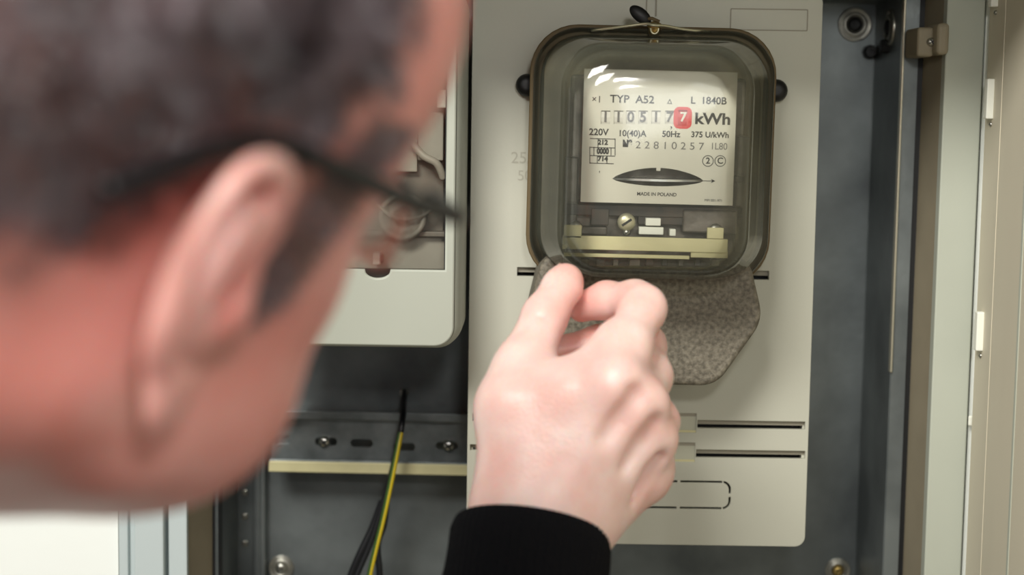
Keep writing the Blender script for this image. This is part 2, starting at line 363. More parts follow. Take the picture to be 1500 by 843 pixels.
for (x0, x1, zc, hh) in (s0, s1, s2, s1b, s2b):    # the guide strip behind each slot shows along its upper half
    boxo('slot_guide', x0, x1, BY+.0032, BY+.005, zc-.0005, zc+hh/2+.001, M['boardline'], bo)
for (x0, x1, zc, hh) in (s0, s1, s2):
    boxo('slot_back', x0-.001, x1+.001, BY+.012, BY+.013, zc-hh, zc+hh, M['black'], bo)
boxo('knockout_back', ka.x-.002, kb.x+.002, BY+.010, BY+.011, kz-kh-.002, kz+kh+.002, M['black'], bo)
for px0, py0 in ((720, 120), (1180, 100), (715, 780), (1165, 780)):   # posts that carry the board off the tub
    p = at(px0, py0, BY); bm = bmesh.new(); lathe(bm, [(0, 0), (.005, 0), (.005, YB-BY-.0035), (0, YB-BY-.0035)], (p.x, BY+.0035, p.z), (0, 1, 0), 12); link('standoff', tomesh(bm), M['dull'], bo)
# vertical groove above the meter and moulded rectangle
gx0, gx1 = X(947, BY, 10), X(961, BY, 10); gz = Z(24, BY, 954)
ms = []
for xg, wd in ((gx0, .0007), (gx1, .0009)):
    bm = bmesh.new(); box(bm, xg-wd/2, xg+wd/2, BY-.0006, BY+.0005, gz, bzt-.001); ms.append(tomesh(bm))
link('groove_rib', joined(ms), M['boardline'], bo)
a, b = at(1070, 12, BY), at(1183, 46, BY)
link('moulded_outline', plate([rrect(a.x, b.x, b.z, a.z, .0006, 2), rrect(a.x+.0006, b.x-.0006, b.z+.0006, a.z-.0006, .0004, 2)], BY-.0003, BY+.0004), M['boardline'], bo)
M['emboss'] = mat('embossed_board_lettering', (168, 165, 150), .55)
p = at(768, 232, BY); q = at(770, 258, BY)
link('embossed_lettering', joined([text('25A', p.x, p.z, BY-.0001, .0095), text('500V', q.x+.004, q.z, BY-.0001, .0085)]), M['emboss'], bo)
# ------------------------------------------------------------------ meter
mt = thing('electricity_meter', 'old electricity meter under a thick glass cover with white dial plate', 'meter', (at(953, 400, .99).x, .99, at(953, 415, .99).z))
FY = .972
mc = at(953, 229, FY); HW, HH = 174*FY/FPX, 183*FY/FPX
MR = Matrix.Translation(mc) @ Matrix.Rotation(.010, 4, 'Y') @ Matrix.Translation(-mc)
def mlink(name, me, m, parent=mt, smooth=False):
    me.transform(MR); return link(name, me, m, parent, smooth)
def mbox(name, x0, x1, y0, y1, z0, z1, m, parent=mt, bev=0):
    bm = bmesh.new(); box(bm, x0, x1, y0, y1, z0, z1, bev); return mlink(name, tomesh(bm), m, parent)
def rr(cx, cz, hw, hh, r): return rrect(cx-hw, cx+hw, cz-hh, cz+hh, r, 8)
mlink('base', plate([rr(mc.x, mc.z, HW-.001, HH-.001, .025)], FY+.003, BY-.0002, .002), M['base'])
mlink('gasket', plate([rr(mc.x, mc.z, HW+.0012, HH+.0012, .026), rr(mc.x, mc.z, HW-.004, HH-.004, .022)], FY-.0005, FY+.003, .0008), M['gasket'])
mlink('back_plate', plate([rr(mc.x, mc.z, HW-.006, HH-.006, .02)], FY-.004, FY+.003), M['baseback'])
# thick glass cover: lofted rounded box, outer and inner skin
fc = at(962, 240, .885)
def ring(y, hw, hh, r, s): cx = mc.x+(fc.x-mc.x)*s; cz = mc.z+(fc.z-mc.z)*s; return [(x, y, z) for x, z in rrect(cx-hw, cx+hw, cz-hh, cz+hh, r, 10)]
FH, FV = 136*.885/FPX, 166*.885/FPX
prof = [(FY, 0, 0), (FY-.007, 0, 0), (FY-.009, .0016, .03), (FY-.011, .0045, .06), (FY-.04, .0070, .3)]
skin = []
for y, ins, s in prof: skin.append((y, HW-ins, HH-ins, .026-ins*.3, s))
for y, ins, s in ((.915, .0, .7), (.901, .0012, .85), (.893, .004, .93), (.888, .008, .97), (.8855, .013, .99), (.8848, .020, 1), (.8842, .032, 1)):
    skin.append((y, FH+.004-ins, FV+.004-ins, max(.024-ins*.35, .008), s))
def loft(rings, cap=True):
    bm = bmesh.new(); R = [[bm.verts.new(c) for c in rg] for rg in rings]
    for A, B in zip(R, R[1:]):
        for i in range(len(A)): bm.faces.new((A[i], A[(i+1) % len(A)], B[(i+1) % len(A)], B[i]))
    if cap: bm.faces.new(R[-1])
    return bm
outer = [ring(*s) for s in skin]; inner = [ring(y+(.0035 if y < .90 else .001), hw-.0038, hh-.0038, r, s) for y, hw, hh, r, s in skin]
bm = loft(outer+[]); b2 = loft(inner); me2 = tomesh(b2); me1 = tomesh(bm)
mlink('glass_cover', joined([me1, me2]), M['glass'], mt, True)
# dial plate
LY = .926
lc = at(965, 202, LY); lw, lh = 223*LY/FPX/2, 194*LY/FPX/2
def LP(px, py, Y=LY):
    """dial-plate coordinates from where a mark is seen"""
    p = at(px, py, Y); d = MR.inverted() @ p; return d.x, d.z
lcx, lcz = LP(965, 201.5)
eye = []
ex0, ez = LP(897, 262); ex1, _ = LP(1031, 262); _, ezt = LP(962, 246); _, ezb = LP(962, 273)
for k in range(25):
    t = k/24; eye.append((ex0+(ex1-ex0)*t, ez+(ezt-ez)*math.sin(pi*t)**.7))
nx = (ex0+ex1)/2
eye = [e for e in eye if abs(e[0]-nx) > .0012]
i = len(eye)//2; top = ezt; eye[i:i] = [(nx-.0011, top), (nx-.0011, top-.0016), (nx+.0011, top-.0016), (nx+.0011, top)]
for k in range(1, 24):
    t = 1-k/24; eye.append((ex0+(ex1-ex0)*t, ez-(ez-ezb)*math.sin(pi*t)**.6))
wins = []
digx = [887, 906, 924, 942, 961, 981]
for px in digx:
    x, z = LP(px, 172); wins.append([(x-.0025, z-.0036), (x+.0025, z-.0036), (x+.0025, z+.0036), (x-.0025, z+.0036)])
rx, rz = LP(1000, 173); wins.append([(rx-.0024, rz-.0042), (rx+.0024, rz-.0042), (rx+.0024, rz+.0042), (rx-.0024, rz+.0042)])
dp = mlink('dial_plate', plate([[(lcx-lw, lcz-lh), (lcx+lw, lcz-lh), (lcx+lw, lcz+lh), (lcx-lw, lcz+lh)], eye]+wins, LY, LY+.0005), M['plate'])
TY = LY-.0001
def T(s, px, py, size, sx=1.0, bold=0): x, z = LP(px, py); return text(s, x, z, TY, size, 'CENTER', sx, .00005, bold)
tx = [T('×1', 874, 146, .0052), T('TYP  A52', 926, 146, .0058, 1.05, .0001), T('L  1840B', 1038, 148, .0054, 1, .0001),
      T('kWh', 1044, 175, .0084, 1.15, .00025), T('220V', 877, 194, .0050, 1, .00012), T('10(40)A', 926, 196, .0046, 1, .0001), T('50Hz', 983, 197, .0046, 1, .0001), T('375 U/kWh', 1040, 198, .0043, 1, .0001),
      T('№', 919, 211, .0050, 1, .0002), T('2', 1037, 236, .0046, 1, .0001), T('C', 1055, 236, .0046, 1, .0001), T('MADE IN POLAND', 962, 285, .0026, 1, .00005), T('MPI 001-971', 1045, 294, .0019), T("'", 878, 256, .005)]
# triangle, frame round the red digit drum, circles, pointer arrow, wiring diagram
def flat(poly, holes_=[]): return plate([poly]+holes_, TY-.00005, TY+.00005)
x, z = LP(981, 149); tx.append(flat([(x-.0014, z-.0012), (x+.0014, z-.0012), (x, z+.0016)], [[(x-.0008, z-.0008), (x+.0008, z-.0008), (x, z+.0008)]]))
def circ(x, z, r, n=24): return [(x+r*math.cos(2*pi*k/n), z+r*math.sin(2*pi*k/n)) for k in range(n)]
for px in (1037, 1055):
    x, z = LP(px, 236); tx.append(flat(circ(x, z, .0031), [circ(x, z, .0027)]))
x, z = LP(1029, 265); tx.append(flat([(x, z-.00018), (x+.0062, z-.00018), (x+.0062, z+.00018), (x, z+.00018)])); tx.append(flat([(x+.0045, z+.0012), (x+.0070, z), (x+.0045, z-.0012), (x+.0053, z)]))
def ln(px0, py0, px1, py1, w=.00022):
    a = LP(px0, py0); b = LP(px1, py1); d = (Vector((b[0]-a[0], b[1]-a[1]))).normalized(); n = Vector((-d.y, d.x))*w
    return flat([(a[0]-n.x, a[1]-n.y), (b[0]-n.x, b[1]-n.y), (b[0]+n.x, b[1]+n.y), (a[0]+n.x, a[1]+n.y)])
for y in (203, 216, 228, 239): tx.append(ln(864, y, 901 if y < 230 else 899, y+1))
for (x, y0, y1) in ((864, 215, 240), (870, 215, 228), (901, 203, 228), (895, 216, 228), (876, 204, 216), (889, 229, 240), (875, 229, 240)): tx.append(ln(x, y0, x, y1))
tx += [T('212', 883, 209, .0036, 1, .0002), T('0000', 883, 222, .0040, .8, .0003), T('714', 883, 233, .0036, 1, .0002)]
link('print', joined(tx), M['ink'], dp).data.transform(MR)
t2 = [T('2 2 8 1 0 2 5 7', 981, 214, .0056, 1.12, 0), T('1L80', 1053, 215, .0052, .9)]
link('serial_number', joined(t2), M['inkg'], dp).data.transform(MR)
link('red_surround', plate([rrect(rx-.0049, rx+.0049, rz-.0058, rz+.0060, .003, 5), wins[-1]], TY-.0001, TY+.00005), M['red'], dp).data.transform(MR)
link('decimal_comma', text(',', rx-.0060, rz-.0034, TY, .007), M['ink'], dp).data.transform(MR)
cx0 = LP(877, 172)[0]
for k, (px, d) in enumerate(zip(digx+[1001], '1105177')):
    x, z = LP(px, 172)
    bm = bmesh.new(); lathe(bm, [(0, -.0032), (.012, -.0032), (.012, .0032), (0, .0032)], (x, LY+.0125, z), (1, 0, 0), 32); dr = mlink('counter_drum', tomesh(bm), M['paper'] if k < 6 else M['red'])
    link('digit', text(d, x, z, LY+.0004, .0076 if k < 6 else .0070, 'CENTER', 1.0, .0001, .0002), M['inkg'] if k < 6 else M['plate'], dr).data.transform(MR)
# rotor disc edge behind the eye-shaped opening, frame, lower mechanism
dx, dz = LP(964, 264.5, LY+.004)
bm = bmesh.new(); lathe(bm, [(0, -.0006), (.034, -.0006), (.034, .0006), (0, .0006)], (dx, LY+.0375, dz), (0, 0, 1), 48); mlink('rotor_disc', tomesh(bm), M['alu'])
def mb(px0, px1, py0, py1, Y, d, m, name, bev=.0004, parent=mt):
    a = LP(px0, (py0+py1)/2, Y); b = LP(px1, (py0+py1)/2, Y); u = LP((px0+px1)/2, py0, Y); l = LP((px0+px1)/2, py1, Y)
    return mbox(name, a[0], b[0], Y, Y+d, l[1], u[1], m, parent, bev)
ch = mb(834, 1090, 112, 300, .948, .010, M['mech'], 'chassis', .002)
mb(826, 846, 230, 372, .936, .014, M['mech'], 'side_bracket', .001); mb(1078, 1096, 200, 372, .938, .014, M['mech'], 'side_bracket', .001)
mb(1078, 1092, 258, 268, .93, .01, M['mechd'], 'bracket_hook')
mb(826, 1088, 302, 318, .935, .02, M['mechd'], 'cross_bar'); mb(826, 1086, 316, 392, .944, .012, M['mech'], 'magnet_frame', .001)
mb(866, 892, 306, 330, .932, .012, M['mechd'], 'magnet'); mb(835, 890, 332, 345, .934, .008, M['mech'], 'lug', .001)
mb(935, 1030, 306, 330, .936, .01, M['mechd'], 'magnet'); mb(1000, 1080, 308, 342, .934, .01, M['mech'], 'bearing_block', .001)
for (a_, b_, c_, d_) in ((946, 968, 320, 331), (936, 972, 333, 344), (981, 990, 336, 346)): mb(a_, b_, c_, d_, .930, .006, M['clip'], 'terminal_block')
for px, py, r in ((918, 326, .0050), (844, 334, .0038), (1048, 339, .0042), (918, 341, .0020)):
    x, z = LP(px, py, .93); p = MR @ Vector((x, .932, z)); screw('adjusting_screw', p, r, mt, M['dull'] if px != 918 or py > 330 else M['wire'], False, .003)
bar = mb(824, 1066, 348, 368, .921, .003, M['cream'], 'cream_bar', .0003)
mb(826, 852, 330, 349, .921, .0026, M['cream'], 'bar_tab', .0003, bar); mb(1036, 1060, 334, 350, .921, .0026, M['cream'], 'bar_tab', .0003, bar)
mb(826, 1010, 373, 378, .922, .003, M['cream'], 'lower_strip', .0002); mb(1012, 1066, 368, 378, .922, .003, M['cream'], 'lower_strip', .0002)
for k in range(9):
    a_ = 850+k*24; mb(a_, a_+random.choice((8, 12, 16)), 380, 390, .928, .006, random.choice((M['mech'], M['mechd'], M['mechd'])), 'terminal_lug')
mb(826, 1080, 379, 392, .938, .01, M['mechd'], 'lower_frame')
# terminal cover below the glass
poly = []
def fil(P, r, n=6):
    out = []
    for i in range(len(P)):
        a, b, c = Vector(P[i-1]), Vector(P[i]), Vector(P[(i+1) % len(P)]); u = (a-b).normalized(); v = (c-b).normalized(); s = b+u*r; e = b+v*r
        for k in range(n+1): t = k/n; q = s*(1-t)**2+b*2*t*(1-t)+e*t*t; out.append((q.x, q.y))
    return out
TYF = .948
P = [at(a_, b_, TYF) for a_, b_ in ((800, 380), (1092, 384), (1111, 468), (1046, 559), (850, 556), (778, 468))]
poly = fil([(p.x, p.z) for p in P], .008)
link('terminal_cover', plate([poly], TYF, BY-.0003, .0028, 4), M['terminal'], mt, True)
# black fixing screws either side
for px, py in ((772, 125), (1135, 133)):
    bm = bmesh.new(); lathe(bm, [(0, 0), (.0062, 0), (.0066, .006), (.0052, .009), (.002, .010), (0, .0095)], at(px, py, BY), (0, -1, 0), 20); link('fixing_screw', tomesh(bm), M['black'], mt, True)
# brass sealing screw with wire and lead seals on top of the case
sc = at(958, 40, FY-.006)
bm = bmesh.new(); lathe(bm, [(.0026, .0), (.0032, .001), (.0032, .0045), (.0042, .005), (.0042, .0065), (.0024, .0075), (.0012, .0075), (0, .0060)], sc-Vector((0, 0, .0045)), (0, -.3, 1), 12); ss = link('sealing_screw', tomesh(bm), M['brass'], mt)
bm = bmesh.new(); c = sc+Vector((0, -.003, -.001))
tube(bm, [c+Vector((math.cos(a)*.0022, -.001, math.sin(a)*.0028)) for a in [2*pi*k/16 for k in range(16)]], .0006, 6, True); link('wire_loop', tomesh(bm), M['wire'], mt, True)
bm = bmesh.new(); tube(bm, spline([at(866, 45, .965), at(905, 40, .962), at(945, 35, .960), at(957, 37, .958), at(975, 38, .960), at(1002, 43, .963), at(1040, 47, .967)], 6), .0009, 6); link('sealing_wire', tomesh(bm), M['wire'], mt, True)
bm = bmesh.new(); bmesh.ops.create_uvsphere(bm, u_segments=20, v_segments=12, radius=1)
me = tomesh(bm); me.transform(Matrix.Translation(at(938, 22, .962)) @ Matrix.Rotation(math.radians(38), 4, 'Y') @ Matrix.Diagonal((.0072, .0026, .0039, 1))); link('lead_seal', me, M['black'], mt, True)
bm = bmesh.new(); tube(bm, [at(944, 28, .962), at(955, 27, .960), at(966, 32, .960)], .0011, 6); link('seal_cord', tomesh(bm), M['gasket'], mt, True)
# ------------------------------------------------------------------ fuse housing on the left
hs = thing('fuse_housing', 'white plastic fuse housing with clear window, left of the meter and behind the head', 'housing', (X(590, 1.0), 1.0, Z(494, 1.0, 600)))
hxr, hzb = X(684, 1.0, 300), Z(495, 1.0, 600); hxl = X(335, 1.0, 300); hzt = ZT-.002; HYF = .945
wx0, wx1 = X(400, HYF, 300), X(656, HYF, 240); wz0, wz1 = Z(398, HYF, 600), Z(66, HYF, 650)
nxp, nzp = at(553, 397, HYF).x, wz0
hol = [(wx0, wz1), (wx1, wz1), (wx1, wz0), (nxp+.008, wz0)] + [(nxp+.008*math.cos(a), nzp-.005*math.sin(a)) for a in [pi*k/10 for k in range(1, 10)]] + [(nxp-.008, wz0), (wx0, wz0)]
ins = .006
link('front_face', plate([rrect(hxl+ins, hxr-ins, hzb+ins*.6, hzt-ins, .010, 8), hol], HYF, HYF+.003, .001), M['housing'], hs)
rings = []
for y, i_, r_ in ((1.0, 0, .014), (.965, .0006, .0138), (.951, .002, .0125), (HYF+.0022, ins-.0012, .0105)):
    rings.append([(x, y, z) for x, z in rrect(hxl+i_, hxr-i_, hzb+i_*.6, hzt-i_, r_, 8)])
link('side_wall', tomesh(loft(rings, False)), M['housing'], hs, True)
boxo('inner_back', hxl+.01, hxr-.004, .985, .988, hzb+.008, hzt-.01, M['inner'], hs)
boxo('window_edge', wx1-.0016, wx1+.0002, HYF+.003, HYF+.02, wz0, wz1, M['black'], hs)
boxo('window_pane', wx0+.001, wx1-.0018, HYF+.004, HYF+.0055, wz0-.004, wz1, M['clear'], hs)
def hb(name, px0, px1, py0, py1, Y, d, m, bev=.0006):
    a = at(px0, py1, Y); b = at(px1, py0, Y); return boxo(name, a.x, b.x, Y, Y+d, a.z, b.z, m, hs, bev)
hb('module', 430, 652, 100, 340, .972, .012, M['inner']); hb('module_cap', 470, 612, 150, 250, .966, .01, M['inner2'])
hb('base_strip', 420, 652, 346, 392, .968, .014, M['inner2']); hb('ledge', 420, 652, 340, 344, .962, .02, M['inner'])
hb('latch', 640, 654, 132, 158, .957, .01, M['clip']); hb('module_side', 612, 650, 165, 235, .964, .01, M['inner2'])
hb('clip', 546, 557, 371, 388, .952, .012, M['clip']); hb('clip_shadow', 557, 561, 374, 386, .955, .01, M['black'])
c = at(590, 318, .962); bm = bmesh.new(); lathe(bm, [(.0135, 0), (.0135, .003), (.012, .004), (.0105, .003), (.0105, .001), (.004, .001), (.003, .004), (0, .004)], c, (0, -1, .2), 36); link('dial_ring', tomesh(bm), M['inner2'], hs, True)
bm = bmesh.new(); tube(bm, spline([at(600, 205, .960), at(620, 228, .957), at(640, 240, .957), at(650, 262, .960)], 6), .0022, 8); link('sealing_strap', tomesh(bm), M['inner2'], hs, True)
bm = bmesh.new(); tube(bm, spline([at(552, 300, .958), at(580, 320, .955), at(615, 318, .957), at(640, 300, .96)], 6), .0010, 8); link('sealing_thread', tomesh(bm), M['inner2'], hs, True)
# ------------------------------------------------------------------ slotted rail
RYF = 1.088
rl = thing('mounting_rail', 'slotted zinc mounting rail with cream lower lip across the cabinet, left of the board', 'rail', (X(540, RYF, 650), YB, Z(690, RYF, 540)))
rx0, rx1 = X(397, RYF, 650), X(720, RYF, 650)
zt_, zb_ = Z(612, RYF, 540), Z(680, RYF, 540)
hl = []
for px, py in ((410, 645), (530, 649), (592, 654), (478, 647), (655, 652)):
    p = at(px, py, RYF); hl.append(rrect(p.x-.0072, p.x+.0072, p.z-.0026, p.z+.0026, .0025, 5))
RR = Matrix.Translation((rx0, RYF, zt_)) @ Matrix.Rotation(.006, 4, 'Y') @ Matrix.Translation((-rx0, -RYF, -zt_))
me = plate([[(rx0, zb_), (rx1, zb_), (rx1, zt_), (rx0, zt_)]]+hl, RYF, RYF+.0016); me.transform(RR); link('web', me, M['rail'], rl)
bm = bmesh.new(); box(bm, rx0, rx1, RYF-.010, RYF+.0016, zt_, zt_+.0016, .0005); box(bm, rx0, rx1, RYF-.010, RYF-.0085, zt_, zt_+.0055, .0005); me = tomesh(bm); me.transform(RR); link('upper_flange', me, M['rail'], rl)
bm = bmesh.new(); zc = Z(686, RYF-.010, 540)
a0 = [(rx0, zc+.0042), (rx0-.0012, zc+.002), (rx0-.0012, zc-.0016), (rx0+.003, zc-.0036)]
box(bm, rx0, rx1, RYF-.010, RYF-.0086, zc-.0034, zc+.0036, .0005); me = tomesh(bm); me.transform(RR); link('lower_lip', me, M['cream'], rl)
bm = bmesh.new(); box(bm, rx0, rx1, RYF-.0088, RYF-.0080, zc+.0008, zc+.0044, .0002); box(bm, rx0, rx1, RYF-.0086, RYF+.0016, zb_-.0012, zb_+.0002); box(bm, rx0+.004, rx0+.02, RYF+.0016, YB, zb_, zt_); box(bm, rx1-.02, rx1-.004, RYF+.0016, YB, zb_, zt_)
me = tomesh(bm); me.transform(RR); link('bracket', me, M['rail'], rl)
for px, py in ((475, 647), (657, 653)): screw('screw', at(px, py, RYF-.0005), .0040, rl, M['chrome'], True, .0038)
# ------------------------------------------------------------------ cables
ga = at(592, 576, YB)
bm = bmesh.new(); lathe(bm, [(0, 0), (.0032, 0), (.0032, .002), (.0020, .003), (.0020, .001), (0, .001)], ga, (0, -1, 0), 16); link('cable_hole', tomesh(bm), M['chrome'], cab, True)
bm = bmesh.new(); tube(bm, spline([at(592, 574, YB-.001), at(592, 585, 1.098), at(590, 612, 1.068), at(584, 648, 1.062), at(568, 715, 1.06), at(545, 790, 1.058), at(520, 850, 1.055), at(490, 930, 1.05), at(470, 1000, 1.05)], 8), .0019, 12)
tag(link('cable', tomesh(bm), M['blk'], None, True), 'thin black cable dropping from the hole in the cabinet back over the rail', 'cable')
def striped(pts, r, name, label):
    P_ = spline(pts, 10); bm = bmesh.new(); tube(bm, P_, r, 12); me = bpy.data.meshes.new('w')
    bmesh.ops.recalc_face_normals(bm, faces=bm.faces); bm.to_mesh(me); bm.free(); me.materials.append(M['yel']); me.materials.append(M['grn'])
    for i, f in enumerate(me.polygons):
        f.use_smooth = True; f.material_index = 1 if (i % 12) in (0, 1, 2, 3, 4, 5) else 0
    return tag(link(name, me, None), label, 'cable')
striped([at(587, 634, 1.058), at(582, 660, 1.055), at(571, 715, 1.052), at(560, 765, 1.05), at(550, 805, 1.048), at(540, 850, 1.046), at(525, 930, 1.045), at(515, 1000, 1.045)], .0018, 'cable', 'green and yellow striped earth wire beside the thin black cable')
bm = bmesh.new(); tube(bm, spline([at(566, 738, 1.074), at(562, 770, 1.072), at(553, 800, 1.07), at(556, 850, 1.068), at(548, 930, 1.066)], 8), .0022, 10)
tag(link('cable', tomesh(bm), M['blk'], None, True), 'thicker black cable running behind the green and yellow earth wire', 'cable')
bm = bmesh.new(); tube(bm, spline([at(560, 735, 1.067), at(545, 775, 1.066), at(526, 815, 1.064), at(512, 850, 1.063), at(486, 930, 1.06)], 8), .0024, 10)
tag(link('cable', tomesh(bm), M['blk'], None, True), 'short dark cable fanning out to the left of the earth wire at the bottom', 'cable')
# ------------------------------------------------------------------ distance-field modelling for the person
class Field:
    def __init__(s, lo, hi, h):
        s.lo = np.array(lo, float); s.h = h; s.n = np.ceil((np.array(hi)-s.lo)/h).astype(int)+1
        s.A = np.full(s.n, 1.0, np.float32); s.ax = [s.lo[i]+h*np.arange(s.n[i]) for i in range(3)]
    def _sl(s, lo, hi, m):
        a = np.clip(np.floor((np.array(lo)-m-s.lo)/s.h).astype(int), 0, s.n); b = np.clip(np.ceil((np.array(hi)+m-s.lo)/s.h).astype(int)+1, 0, s.n)
        if (b <= a).any(): return None, None
        sl = tuple(slice(a[i], b[i]) for i in range(3))
        return sl, (s.ax[0][sl[0]][:, None, None], s.ax[1][sl[1]][None, :, None], s.ax[2][sl[2]][None, None, :])
    def comb(s, sl, d, k, mode):
        a = s.A[sl]
        if mode == 'add':
            if k: hh = np.maximum(k-np.abs(a-d), 0)/k; r = np.minimum(a, d)-hh*hh*k*.25
            else: r = np.minimum(a, d)
        else:
            d = -d
            if k: hh = np.maximum(k-np.abs(a-d), 0)/k; r = np.maximum(a, d)+hh*hh*k*.25
            else: r = np.maximum(a, d)
        s.A[sl] = r
    def cone(s, a, b, ra, rb, k=.01, mode='add'):
        a = np.array(a, float); b = np.array(b, float); R = max(ra, rb)
        sl, g = s._sl(np.minimum(a, b)-R, np.maximum(a, b)+R, k*1.1+2*s.h)
        if sl is None: return
        ab = b-a; L2 = max((ab**2).sum(), 1e-12); px, py, pz = g[0]-a[0], g[1]-a[1], g[2]-a[2]
        t = np.clip((px*ab[0]+py*ab[1]+pz*ab[2])/L2, 0, 1)
        d = np.sqrt((px-t*ab[0])**2+(py-t*ab[1])**2+(pz-t*ab[2])**2)-(ra+(rb-ra)*t)
        s.comb(sl, d.astype(np.float32), k, mode)
    def chain(s, pts, rs, k=.004, mode='add', n=1):
        for i in range(len(pts)-1): s.cone(pts[i], pts[i+1], rs[i], rs[i+1], k, mode)
    def ell(s, c, r, k=.01, mode='add', R=None):
        """ellipsoid; R: 3x3 whose rows are its axes"""
        c = np.array(c, float); r = np.array(r, float); R = np.eye(3) if R is None else np.array(R, float); m = r.max()
        ext = np.sqrt(((R.T*r)**2).sum(1))
        sl, g = s._sl(c-ext, c+ext, k*1.1+2*s.h)
        if sl is None: return
        p = [g[i]-c[i] for i in range(3)]; q = [R[j][0]*p[0]+R[j][1]*p[1]+R[j][2]*p[2] for j in range(3)]
        k0 = np.sqrt(sum((q[j]/r[j])**2 for j in range(3))); k1 = np.sqrt(sum((q[j]/r[j]**2)**2 for j in range(3)))+1e-9
        s.comb(sl, (k0*(k0-1)/k1).astype(np.float32), k, mode)
    def mesh(s):
        A = s.A.copy(); A[A == 0] = 1e-9; n = s.n; I = A < 0; c = np.zeros(n-1, np.int8); offs = [(i, j, k) for i in (0, 1) for j in (0, 1) for k in (0, 1)]
        for o in offs: c += I[o[0]:n[0]-1+o[0], o[1]:n[1]-1+o[1], o[2]:n[2]-1+o[2]]
        mx = (c > 0) & (c < 8); ijk = np.argwhere(mx); idx = np.full(n-1, -1, np.int64); idx[mx] = np.arange(len(ijk))
        P_ = np.zeros((len(ijk), 3)); W = np.zeros(len(ijk))
        for o in offs:
            for ax in range(3):
                if o[ax]: continue
                e = list(o); e[ax] = 1
                a = A[ijk[:, 0]+o[0], ijk[:, 1]+o[1], ijk[:, 2]+o[2]]; b = A[ijk[:, 0]+e[0], ijk[:, 1]+e[1], ijk[:, 2]+e[2]]
                cr_ = (a < 0) != (b < 0); t = np.where(cr_, a/np.where(cr_, a-b, 1), 0)
                pos = np.array(o, float)[None, :]+np.zeros((len(ijk), 3)); pos[:, ax] += t
                P_[cr_] += pos[cr_]; W[cr_] += 1
        V = s.lo+s.h*(ijk+P_/W[:, None]); Q = []
        for ax in range(3):
            u, v_ = (ax+1) % 3, (ax+2) % 3
            sa = [slice(None)]*3; sb = [slice(None)]*3; sa[ax] = slice(0, -1); sb[ax] = slice(1, None)
            D = I[tuple(sa)].astype(np.int8)-I[tuple(sb)].astype(np.int8); e = np.argwhere(D != 0)
            ok = (e[:, u] > 0) & (e[:, v_] > 0) & (e[:, u] < n[u]-1) & (e[:, v_] < n[v_]-1); e = e[ok]; sg = D[e[:, 0], e[:, 1], e[:, 2]]
            def cell(du, dv):
                f = e.copy(); f[:, u] += du; f[:, v_] += dv; return idx[f[:, 0], f[:, 1], f[:, 2]]
            q = np.stack([cell(-1, -1), cell(0, -1), cell(0, 0), cell(-1, 0)], 1); q[sg < 0] = q[sg < 0][:, ::-1]; Q.append(q)
        return V, np.concatenate(Q)
    def grad(s, V):
        f = (V-s.lo)/s.h; i = np.clip(np.round(f).astype(int), 1, s.n-2); A = s.A
        g = np.stack([A[i[:, 0]+1, i[:, 1], i[:, 2]]-A[i[:, 0]-1, i[:, 1], i[:, 2]], A[i[:, 0], i[:, 1]+1, i[:, 2]]-A[i[:, 0], i[:, 1]-1, i[:, 2]], A[i[:, 0], i[:, 1], i[:, 2]+1]-A[i[:, 0], i[:, 1], i[:, 2]-1]], 1)
        return g/(np.linalg.norm(g, axis=1, keepdims=True)+1e-9)
def np_mesh(name, V, Q):
    me = bpy.data.meshes.new(name); me.vertices.add(len(V)); me.vertices.foreach_set('co', np.asarray(V, np.float32).ravel())
    k = Q.shape[1]; me.loops.add(Q.size); me.loops.foreach_set('vertex_index', Q.ravel().astype(np.int32))
    me.polygons.add(len(Q)); me.polygons.foreach_set('loop_start', np.arange(0, Q.size, k, dtype=np.int32)); me.polygons.foreach_set('loop_total', np.full(len(Q), k, np.int32))
    me.update(calc_edges=True); me.validate(); return me
def smoothstep(a, b, x): t = np.clip((x-a)/(b-a), 0, 1); return t*t*(3-2*t)
# ---- head frame: x forward, y to the person's left, z up, origin between the ear canals
HA, HP, HR = math.radians(60), math.radians(11), math.radians(27)
Fh = Vector((math.cos(HA), math.sin(HA), 0)); Lh = Vector((-math.sin(HA), math.cos(HA), 0)); Uh = Vector((0, 0, 1))
F1 = Fh*math.cos(HP)-Uh*math.sin(HP); U1 = Uh*math.cos(HP)+Fh*math.sin(HP)
U2 = U1*math.cos(HR)-Lh*math.sin(HR); L2 = Lh*math.cos(HR)+U1*math.sin(HR)
RH = Matrix((F1, L2, U2)).transposed()           # columns are the head's axes
ear_w = at(305, 408, .420)
EARL = Vector((-.012, -.082, -.002))
HC = ear_w - RH @ EARL
MH = Matrix.Translation(HC) @ RH.to_4x4()
MHi = MH.inverted()
def loc(p): return tuple(MHi @ Vector(p))
neck_base = HC + Vector((-.150, -.105, -.050))
nb = np.array(loc(neck_base))
H = Field((-.20, -.135, -.215), (.135, .105, .145), .0014)
H.ell((-.014, 0, .048), (.096, .074, .083), .02)                   # cranium
H.ell((.036, 0, .052), (.068, .073, .074), .02)                    # frontal bone
H.ell((.036, 0, -.022), (.054, .060, .080), .03)                   # face block
H.ell((.040, 0, .000), (.050, .0665, .040), .02)
for s_ in (1, -1):
    H.cone((.014, s_*.050, -.030), (.022, s_*.050, -.062), .013, .014, .025)   # ramus
    H.cone((.020, s_*.052, -.064), (.080, s_*.014, -.100), .014, .014, .025)   # jaw line
    H.ell((.060, s_*.044, -.014), (.022, .018, .014), .02)                    # cheek bone
    H.cone((.076, s_*.012, .030), (.070, s_*.044, .026), .010, .009, .014)     # brow
    H.ell((.092, s_*.031, .010), (.014, .016, .011), .014, 'sub')            # orbit
    H.ell((.057, s_*.044, -.056), (.034, .027, .034), .022)
